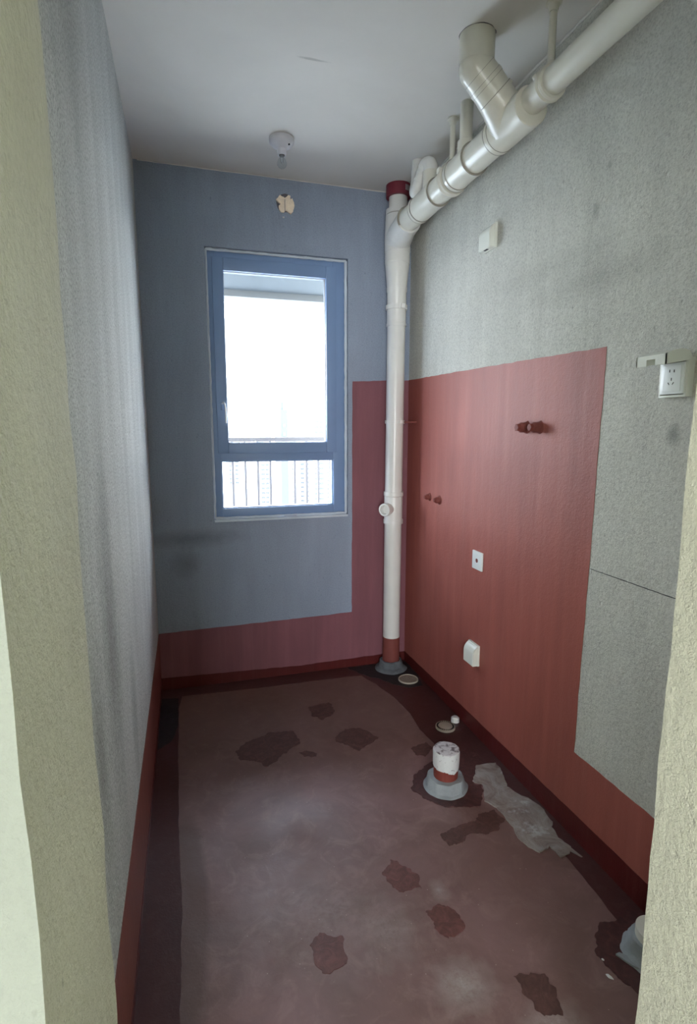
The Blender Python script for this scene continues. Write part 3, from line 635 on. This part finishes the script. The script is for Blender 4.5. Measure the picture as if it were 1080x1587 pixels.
# ------------------------------------------------------------------ large elbow drop from the ceiling
eb = thing('ceiling_drop_elbow', (1.178, -1.215, H), 'thick cream elbow pipe dropping from the ceiling into the collector', 'pipe')
K = J + bd * 0.205; top = Vector((K.x, K.y, H)); RE = 0.0585
bm = bmesh.new(); lathe(bm, top, (0, 0, -1), [(0, RE), (H - K.z - 0.012, RE)], closed=False)
sphere = bmesh.ops.create_uvsphere(bm, u_segments=36, v_segments=18, radius=RE); bmesh.ops.translate(bm, verts=sphere['verts'], vec=K)
lathe(bm, K, -bd, [(0.0, RE), (0.058, RE)], closed=False); lathe(bm, K, -bd, [(0.050, RE), (0.145, RE - 0.0015)], closed=True)
obj('elbow', bm, mat_pvc, eb, angle=50)
for k, s in enumerate((0.098, 0.152)):
    r = (0.0635, 0.0612)[k]
    obj('socket_lip' if k < 2 else 'seam', L(J + bd * s, bd, [(-0.006, 0.058), (-0.006, r), (0.006, r), (0.006, 0.058)] if k < 2 else [(0, 0.059), (0, r), (0.0012, r), (0.0012, 0.059)]), mat_pvc if k < 2 else mat_seam, eb)
for q_, r_ in ((0.1445, 0.0604), (0.1590, 0.0604), (0.188, 0.0591)): obj('seam', L(J + bd * q_, bd, [(0, 0.055), (0, r_), (0.0012, r_), (0.0012, 0.055)]), mat_seam, eb)
obj('seam', L(J + bd * 0.1055, bd, [(0, 0.06), (0, 0.0622), (0.002, 0.0622), (0.002, 0.06)]), mat_seam, eb)
obj('ceiling_gap', L((top.x, top.y, H), (0, 0, -1), [(-0.002, 0.0), (-0.002, 0.061), (0.001, 0.060), (0.001, 0.0)], jitter=0.006, closed=False), mat_hole, eb)
# ------------------------------------------------------------------ small vertical pipe and trap pipe
vp = thing('vent_pipe', (MX, -0.875, H), 'short narrow cream pipe rising straight from the collector to the ceiling', 'pipe')
obj('pipe', L((MX, -0.875, MZ + 0.09), (0, 0, 1), [(0, 0.0255), (H - MZ - 0.09, 0.0255)]), mat_pvc, vp)
obj('seam', L((MX, -0.875, MZ + 0.097), (0, 0, 1), [(0, 0.02), (0, 0.0275), (0.002, 0.0275), (0.002, 0.02)]), mat_seam, vp)
tp = thing('trap_pipe', (1.27, -0.50, H), 'curled white trap pipe looping between ceiling and collector beside the stack', 'pipe')
pth = catmull([(1.335, -0.375, H), (1.328, -0.385, 2.68), (1.312, -0.405, 2.62), (1.296, -0.435, 2.580), (1.292, -0.462, 2.578), (1.300, -0.478, 2.61), (1.312, -0.490, 2.640)], 6)
bm = bmesh.new(); sweep(bm, pth, 0.0262); obj('trap_bend', bm, mat_pvc_w, tp)
bm = bmesh.new(); pth = catmull([(1.304, -0.478, 2.615), (1.314, -0.492, 2.650), (1.322, -0.512, 2.672), (1.329, -0.532, 2.664), (MX, -0.54, 2.640), (MX, -0.54, 2.612)], 6)
sweep(bm, pth, [0.0275] * 4 + [0.030] * 4 + [0.033] * 23); obj('upper_elbow', bm, mat_pvc_w, tp)
obj('collar', L((1.330, -0.382, 2.675), (0.05, 0.02, 1), [(0, 0.026), (0, 0.0292), (0.025, 0.0292), (0.025, 0.026)]), mat_pvc_w, tp)
obj('collar', L((MX, -0.54, 2.618), (0, 0, 1), [(0, 0.033), (0, 0.0365), (0.010, 0.0365), (0.010, 0.033)]), mat_pvc_w, tp)
obj('collar', L((1.300, -0.475, 2.605), (0.3, -0.4, 0.9), [(0, 0.026), (0, 0.0305), (0.012, 0.0305), (0.012, 0.026)]), mat_pvc_w, tp)
# ------------------------------------------------------------------ hangers
def hanger(x, y, zb, r, label):
    t = thing('pipe_hanger', (x, y, H), label, 'hanger', 'hangers of the collector pipe')
    obj('rod', L((x, y, zb), (0, 0, 1), [(0, r), (H - zb, r)], seg=20), mat_pvc, t)
    obj('ceiling_flange', L((x, y, H), (0, 0, -1), [(0, 0.024), (0.006, 0.024), (0.009, 0.018), (0.014, r * 1.35), (0.028, r * 1.2)], seg=24), mat_pvc, t)
    obj('foot', L((x, y, zb - 0.012), (0, 0, 1), [(0, r * 1.7), (0.014, r * 1.6), (0.026, r)], seg=20), mat_pvc, t)
hanger(MX, -0.755, 2.575, 0.0115, 'thin hanger rod beside the narrow vertical pipe, farther from the camera')
hanger(MX, -1.417, 2.572, 0.0115, 'thin hanger rod at the top edge of the picture, nearer the camera')

# ------------------------------------------------------------------ ceiling lamp
lp = thing('ceiling_lampholder', (0.662, -0.389, H), 'round white lampholder with a clear bulb on the ceiling', 'lamp')
Z0 = H
obj('rose', L((0.662, -0.389, Z0), (0, 0, -1), [(0, 0.0), (0, 0.056), (0.010, 0.057), (0.020, 0.055), (0.030, 0.045), (0.036, 0.032), (0.046, 0.022), (0.066, 0.0195), (0.070, 0.019), (0.070, 0.0155), (0.048, 0.014), (0.047, 0.0)], closed=False), mat_white_lamp, lp)
obj('screw_hole', L((0.690, -0.420, Z0 - 0.0325), (0.2, -0.2, -1), [(0, 0.0045), (0.003, 0.0045)], seg=12), mat_dark, lp)
sk = obj('bulb_base', L((0.662, -0.389, Z0 - 0.05), (0, 0, -1), [(0, 0.0125), (0.022, 0.0125), (0.024, 0.010)], seg=24), mat_brass, lp)
bl = obj('bulb', L((0.662, -0.389, Z0 - 0.072), (0, 0, -1), [(0, 0.009), (0.006, 0.010), (0.016, 0.017), (0.028, 0.0215), (0.038, 0.0215), (0.047, 0.016), (0.052, 0.008), (0.0535, 0.001)], seg=28), mat_bulb, lp)
bm = bmesh.new(); sweep(bm, catmull([(0.656, -0.389, Z0 - 0.072), (0.657, -0.389, Z0 - 0.095), (0.662, -0.389, Z0 - 0.102), (0.667, -0.389, Z0 - 0.095), (0.668, -0.389, Z0 - 0.072)], 4), 0.0008, 6); obj('filament', bm, mat_brass, bl)

# ------------------------------------------------------------------ foam filled hole on the window wall
fh = thing('foam_filled_hole', (0.743, 0, 2.627), 'ragged cream foam plug in a hole above the window', 'foam')
bm = bmesh.new(); pts = []
for k in range(40):
    a = 2 * math.pi * k / 40; r = 0.043 + 0.008 * noise.noise(Vector((math.cos(a) * 1.5, math.sin(a) * 1.5, 0.3))); pts.append((0.745 + r * math.cos(a), 2.627 + r * 1.05 * math.sin(a)))
sheet(bm, pts, 'y', 0, -0.0015, 0, 0.02); obj('hole_edge', bm, mat_hole, fh, smooth=False)
pt = [(-.050, .012), (-.034, .030), (-.028, .036), (-.018, .030), (-.004, .024), (.006, .030), (.014, .038), (.026, .036), (.028, .020), (.036, .026), (.044, .008), (.048, -.012), (.040, -.036), (.028, -.048), (.012, -.040), (.004, -.034), (-.010, -.044), (-.022, -.044), (-.034, -.030), (-.036, -.014), (-.026, -.006)]
bm = sheet(bmesh.new(), [(0.745 + a, 2.627 + b * 1.05) for a, b in pt], 'y', -0.001, -0.010, 0.0025, 0.006, 3.3, freq=90); obj('foam', bm, mat_foam, fh, smooth=False)
obj('crack', B((0.740, -0.0118, 2.583), (0.7425, -0.0105, 2.645)), mat_hole, fh, smooth=False)
o = obj('plaster_chip', L((0.735, 0.0005, 2.560), (0, -1, 0), [(0, 0.006), (0.003, 0.004), (0.004, 0.0)], seg=9, jitter=0.003), mat_rough_white); tag(o, 'tiny white plaster speck below the foam plug', 'chip')

# ------------------------------------------------------------------ electrical fittings on the right wall
def cover_box(yc, z0, label):
    t = thing('socket_cover_box', (W, yc, z0), label, 'socket cover')
    hw = 0.046; h = 0.100; dp = 0.036
    bs = B((W - 0.012, yc - hw, z0), (W + 0.001, yc + hw, z0 + h), 0.002); obj('base_frame', bs, mat_plastic, t)
    bm = bmesh.new(); prof = [(0.010, 0.001), (dp, 0.001), (dp, 0.060), (dp - 0.002, 0.070), (dp - 0.007, 0.080), (dp - 0.015, 0.090), (0.010, 0.0985)]
    a = [bm.verts.new((W - d_, yc - hw + 0.001, z0 + z_)) for d_, z_ in prof]; b = [bm.verts.new((W - d_, yc + hw - 0.001, z0 + z_)) for d_, z_ in prof]
    bm.faces.new(a); bm.faces.new(b[::-1])
    for k in range(len(prof)): bm.faces.new((a[k], b[k], b[(k + 1) % len(prof)], a[(k + 1) % len(prof)]))
    bmesh.ops.recalc_face_normals(bm, faces=bm.faces)
    bmesh.ops.bevel(bm, geom=[e for e in bm.edges if e.calc_face_angle(0) > 0.8], offset=0.0025, segments=2, affect='EDGES')
    lid = obj('lid', bm, mat_plastic, t)
    obj('cable_notch', B((W - dp + 0.006, yc - 0.013, z0 - 0.0008), (W - dp + 0.016, yc + 0.013, z0 + 0.004), 0.001), mat_dark, lid)
    return t
cover_box(-0.874, 2.201, 'closed white socket cover box high on the grey wall below the pipe')
cover_box(-0.862, 0.352, 'closed white socket cover box low on the red wall')
# blank plate with a cable hole
sp_ = thing('cable_outlet_plate', (W, -0.864, 0.852), 'flat white square plate with a round hole on the red wall', 'plate')
obj('plate', B((W - 0.009, -0.907, 0.809), (W + 0.001, -0.821, 0.895), 0.003), mat_plastic_g, sp_)
obj('cable_hole', L((W - 0.0092, -0.864, 0.852), (1, 0, 0), [(-0.0004, 0.010), (0.004, 0.010)], seg=20), mat_capred, sp_)
# open socket with raised lid
sk = thing('wall_socket', (W, -1.866, 1.54), 'white wall socket with its splash lid swung open', 'socket')
bm = ring(bmesh.new(), 0, 1, 0, 1, 0.1, 0.9, 0.1, 0.9, 0, 1, 0); bm.free()
bm = bmesh.new(); y0, y1, z0, z1 = -1.909, -1.822, 1.538, 1.640
box(bm, (W - 0.022, y0, z0), (W + 0.001, y0 + 0.008, z1), 0, 0.0015); box(bm, (W - 0.022, y1 - 0.006, z0), (W + 0.001, y1, z1), 0, 0.0015)
box(bm, (W - 0.022, y0 + 0.004, z0), (W + 0.001, y1 - 0.003, z0 + 0.006), 0, 0.0015); box(bm, (W - 0.022, y0 + 0.004, z1 - 0.008), (W + 0.001, y1 - 0.003, z1), 0, 0.0015)
obj('cover_frame', bm, mat_plastic, sk)
pl = obj('face_plate', B((W - 0.026, -1.902, 1.546), (W + 0.001, -1.829, 1.628), 0.003), mat_plastic_g, sk)
inner = obj('insert', B((W - 0.028, -1.894, 1.553), (W - 0.020, -1.837, 1.621), 0.0015), mat_plastic_g, pl)
def slot(y, z, hy, hz, rot=0):
    bm = B((W - 0.0286, y - hy, z - hz), (W - 0.0276, y + hy, z + hz))
    if rot: bmesh.ops.rotate(bm, verts=bm.verts, cent=(W, y, z), matrix=Matrix.Rotation(rot, 3, 'X'))
    obj('slot', bm, mat_dark, pl, smooth=False)
slot(-1.859, 1.607, 0.0012, 0.0036); slot(-1.873, 1.606, 0.0012, 0.0036)
slot(-1.866, 1.585, 0.0011, 0.0038); slot(-1.858, 1.574, 0.0010, 0.0036, -0.6); slot(-1.872, 1.574, 0.0010, 0.0036, 0.6)
# lid: shallow shell turned up about its top hinge, end plate with cable notch facing the room
x0_, x1_ = 1.366, 1.452; zb = 1.618; 
prof = [(x0_, zb), (x0_, 1.6445), (1.39, 1.6535), (1.41, 1.6585), (1.428, 1.6585), (1.441, 1.653), (1.450, 1.643), (1.452, 1.636), (1.438, 1.630)]
bm = bmesh.new()
def side(y):
    a = [bm.verts.new((x, y, z)) for x, z in prof]; b = [bm.verts.new((x, y + 0.003, z)) for x, z in prof]
    bm.faces.new(a); bm.faces.new(b[::-1])
    for k in range(len(prof)): bm.faces.new((a[k], b[k], b[(k + 1) % len(prof)], a[(k + 1) % len(prof)]))
side(-1.911); side(-1.818)
tp_ = prof[1:8]
a = [bm.verts.new((x, -1.9095, z - 0.0006)) for x, z in tp_] ; b = [bm.verts.new((x, -1.815, z)) for x, z in tp_]
c_ = [bm.verts.new((x + 0.001, -1.9095, z - 0.003)) for x, z in tp_]; d_ = [bm.verts.new((x + 0.001, -1.815, z - 0.003)) for x, z in tp_]
for k in range(len(tp_) - 1):
    bm.faces.new((a[k], a[k + 1], b[k + 1], b[k])); bm.faces.new((c_[k], d_[k], d_[k + 1], c_[k + 1])); bm.faces.new((a[k], c_[k], c_[k + 1], a[k + 1])); bm.faces.new((b[k], b[k + 1], d_[k + 1], d_[k]))
box(bm, (x0_, -1.911, 1.634), (x0_ + 0.003, -1.815, 1.6445)); box(bm, (x0_, -1.911, zb), (x0_ + 0.003, -1.877, 1.6345)); box(bm, (x0_, -1.849, zb), (x0_ + 0.003, -1.815, 1.6345))
obj('lid', bm, mat_plastic, sk)

# ------------------------------------------------------------------ red painted pipe plugs on the right wall
def plug(y, z, r, ribbed, label, group):
    t = thing('water_pipe_plug', (W, y, z), label, 'pipe plug', group)
    obj('wall_flange', L((W, y, z), (-1, 0, 0), [(-0.001, r * 1.35), (0.004, r * 1.25), (0.008, r * 0.9)], seg=24, jitter=0.003), mat_capred, t)
    if ribbed:
        prof = [(0.002, r * 0.85)]
        for k in range(5): prof += [(0.006 + k * 0.005, r * 0.9), (0.0085 + k * 0.005, r * 1.05), (0.011 + k * 0.005, r * 0.86)]
        prof += [(0.034, r * 0.7), (0.040, r * 0.65)]
        obj('threaded_body', L((W, y, z), (-1, 0, 0), prof, seg=24), mat_capred, t)
        obj('hex_head', L((W - 0.036, y, z), (-1, 0, 0), [(0, r * 0.8), (0.010, r * 0.8), (0.012, r * 0.66)], seg=6), mat_capred, t)
    else:
        obj('threaded_body', L((W, y, z), (-1, 0, 0), [(0.002, r * 0.9), (0.022, r * 0.85), (0.026, r * 0.7)], seg=20), mat_capred, t)
        obj('hex_head', L((W - 0.022, y, z), (-1, 0, 0), [(0, r * 0.62), (0.010, r * 0.62), (0.012, r * 0.5)], seg=6), mat_capred, t)
plug(-1.190, 1.460, 0.019, True, 'left one of the red coated pipe plugs high on the red wall', 'upper pair of pipe plugs')
plug(-1.272, 1.460, 0.019, True, 'right one of the red coated pipe plugs high on the red wall', 'upper pair of pipe plugs')
plug(-0.325, 1.084, 0.017, False, 'left one of the small red plugs next to the white corner pipe', 'lower pair of pipe plugs')
plug(-0.445, 1.082, 0.019, False, 'right one of the small red plugs next to the white corner pipe', 'lower pair of pipe plugs')

# ------------------------------------------------------------------ floor drains, stubs
def drain(x, y, r, label, kind):
    t = thing('floor_drain', (x, y, 0), label, 'floor drain')
    rim = obj('rim', L((x, y, 0), (0, 0, 1), [(0, r), (0.010, r), (0.012, r * 0.97), (0.012, r * 0.90), (0.009, r * 0.88), (0.009, 0.0)], seg=44, closed=False), mat_steel, t)
    bm = bmesh.new()
    if kind:
        for ri, n in ((0.80, 34), (0.68, 28), (0.55, 22), (0.42, 17), (0.28, 11), (0.14, 6)):
            for k in range(n):
                a = 2 * math.pi * k / n; lathe(bm, (x + r * ri * math.cos(a), y + r * ri * math.sin(a), 0.0092), (0, 0, 1), [(0, r * 0.034), (0.0009, r * 0.034)], seg=6)
        o = obj('perforations', bm, mat_dark, t, smooth=False); o['kind'] = 'stuff'
    else:
        for k in range(26):
            a = 2 * math.pi * k / 26
            b2 = B((r * 0.74, -r * 0.035, 0.009), (r * 0.90, r * 0.035, 0.0128)); bmesh.ops.rotate(b2, verts=b2.verts, cent=(0, 0, 0), matrix=Matrix.Rotation(a, 3, 'Z')); bmesh.ops.translate(b2, verts=b2.verts, vec=(x, y, 0))
            me = bpy.data.meshes.new('t'); b2.to_mesh(me); b2.free(); bm.from_mesh(me); bpy.data.meshes.remove(me)
        o = obj('slots', bm, mat_dark, t, smooth=False); o['kind'] = 'stuff'
        obj('centre_disc', L((x, y, 0), (0, 0, 1), [(0.006, r * 0.70), (0.0135, r * 0.70), (0.0145, r * 0.66), (0.0145, 0.0)], seg=40, closed=False), mat_steel, t)
    return t
drain(1.377, -0.272, 0.058, 'round perforated floor drain at the foot of the corner pipe', True)
drain(1.352, -0.800, 0.048, 'round slotted floor drain behind the upright pipe stub', False)
o = obj('pipe_end_cap', L((1.425, -0.762, 0), (0, 0, 1), [(0, 0.021), (0.022, 0.020), (0.027, 0.014), (0.028, 0.0)], seg=22, closed=False), mat_pvc_w, loc=(1.425, -0.762, 0)); tag(o, 'small round white pipe cap between the slotted drain and the wall', 'pipe cap')

st = thing('floor_pipe_stub', (1.152, -1.200, 0), 'short chalky white and red pipe stub standing in a grey mortar collar', 'pipe')
C = Vector((1.152, -1.200, 0))
obj('mortar_collar', L(C, (0, 0, 1), [(0, 0.094), (0.005, 0.088), (0.010, 0.081), (0.044, 0.073), (0.050, 0.069), (0.050, 0.050)], jitter=0.006, seg=48), mat_mortar, st)
obj('painted_pipe', L(C, (0, 0, 1), [(0.0, 0.0495), (0.100, 0.0495)], seg=40), mat_stub_red, st)
bm = bmesh.new(); n = 56; rings = []
for (s, r) in [(0, 0.0505), (0.002, 0.0525), (0.03, 0.0535), (0.07, 0.0535), (0.078, 0.0525), (0.080, 0.048), (0.079, 0.02)]:
    rg = []
    for k in range(n):
        a = 2 * math.pi * k / n
        lowz = 0.092 + 0.012 * noise.noise(Vector((math.cos(a) * 1.6, math.sin(a) * 1.6, 4))) + 0.004 * noise.noise(Vector((math.cos(a) * 7, math.sin(a) * 7, 4))) + 0.006 * math.cos(a - 2.6)
        z = lowz + (0.168 - lowz) * (s / 0.080) + (0.002 * noise.noise(Vector((math.cos(a) * 5, math.sin(a) * 5, 8))) if s > 0.07 else 0)
        rr = r + 0.0018 * noise.noise(Vector((math.cos(a) * 3, math.sin(a) * 3, s * 30)))
        rg.append(bm.verts.new((C.x + rr * math.cos(a), C.y + rr * math.sin(a), z)))
    rings.append(rg)
for a, b in zip(rings, rings[1:]):
    for k in range(n): bm.faces.new((a[k], a[(k + 1) % n], b[(k + 1) % n], b[k]))
bm.faces.new(rings[-1])
for f in bm.faces:
    f.normal_update()
    if sum(v.co.z for v in f.verts) / len(f.verts) > 0.1675 - 0.0035 and abs(f.normal.z) > 0.7: f.material_index = 1
o = obj('plaster_sleeve', bm, [mat_stub_white, mat_stub_top], st); o['label'] = 'peeling white plaster sleeve'
bm = bmesh.new(); a = math.radians(-62)
sweep(bm, catmull([C + Vector((math.cos(a) * 0.060, math.sin(a) * 0.060, 0.050)), C + Vector((math.cos(a) * 0.074, math.sin(a) * 0.074, 0.035)), C + Vector((math.cos(a - .1) * 0.083, math.sin(a - .1) * 0.083, 0.008))], 6), 0.0028, 8)
obj('mortar_ridge', bm, mat_mortar, st)

rs = thing('mortared_pipe_stub', (1.372, -2.03, 0), 'grey mortared pipe stub half hidden behind the right door jamb', 'pipe')
C2 = Vector((1.372, -2.03, 0))
obj('mortar_collar', L(C2, (0, 0, 1), [(0, 0.082), (0.008, 0.073), (0.020, 0.066), (0.045, 0.062), (0.058, 0.056), (0.060, 0.048)], jitter=0.010, seg=44, seed=3), mat_mortar, rs)
obj('pipe', L(C2, (0, 0, 1), [(0.0, 0.047), (0.085, 0.047)], seg=36), mat_pvc, rs)
bm = sheet(bmesh.new(), [(1.275, -2.000), (1.29, -1.998), (1.325, -2.055), (1.345, -2.105), (1.325, -2.100), (1.30, -2.050)], 'z', 0.002, 0.006, 0.003, 0.01, 1.7, freq=50)
o = obj('mortar_spill', bm, mat_mortar, rs, smooth=False)
def crumb(x, y, r, el, label, base=0.0):
    o = obj('mortar_crumb', L((x, y, base), (0, 0, 1), [(0, r), (r * 0.5, r * 0.9), (r * 0.9, r * 0.4), (r, 0.0004)], seg=12, jitter=r * 0.3, seed=x * 30), mat_rough_white, loc=(x, y, base))
    o.scale = (1, el, 1); o.rotation_euler = (0, 0, 0.5); tag(o, label, 'crumb')
crumb(1.216, -2.043, 0.0045, 2.2, 'larger white mortar crumb near the right door jamb')
crumb(1.232, -2.000, 0.003, 1.3, 'smaller white mortar crumb near the right door jamb', 0.0025)
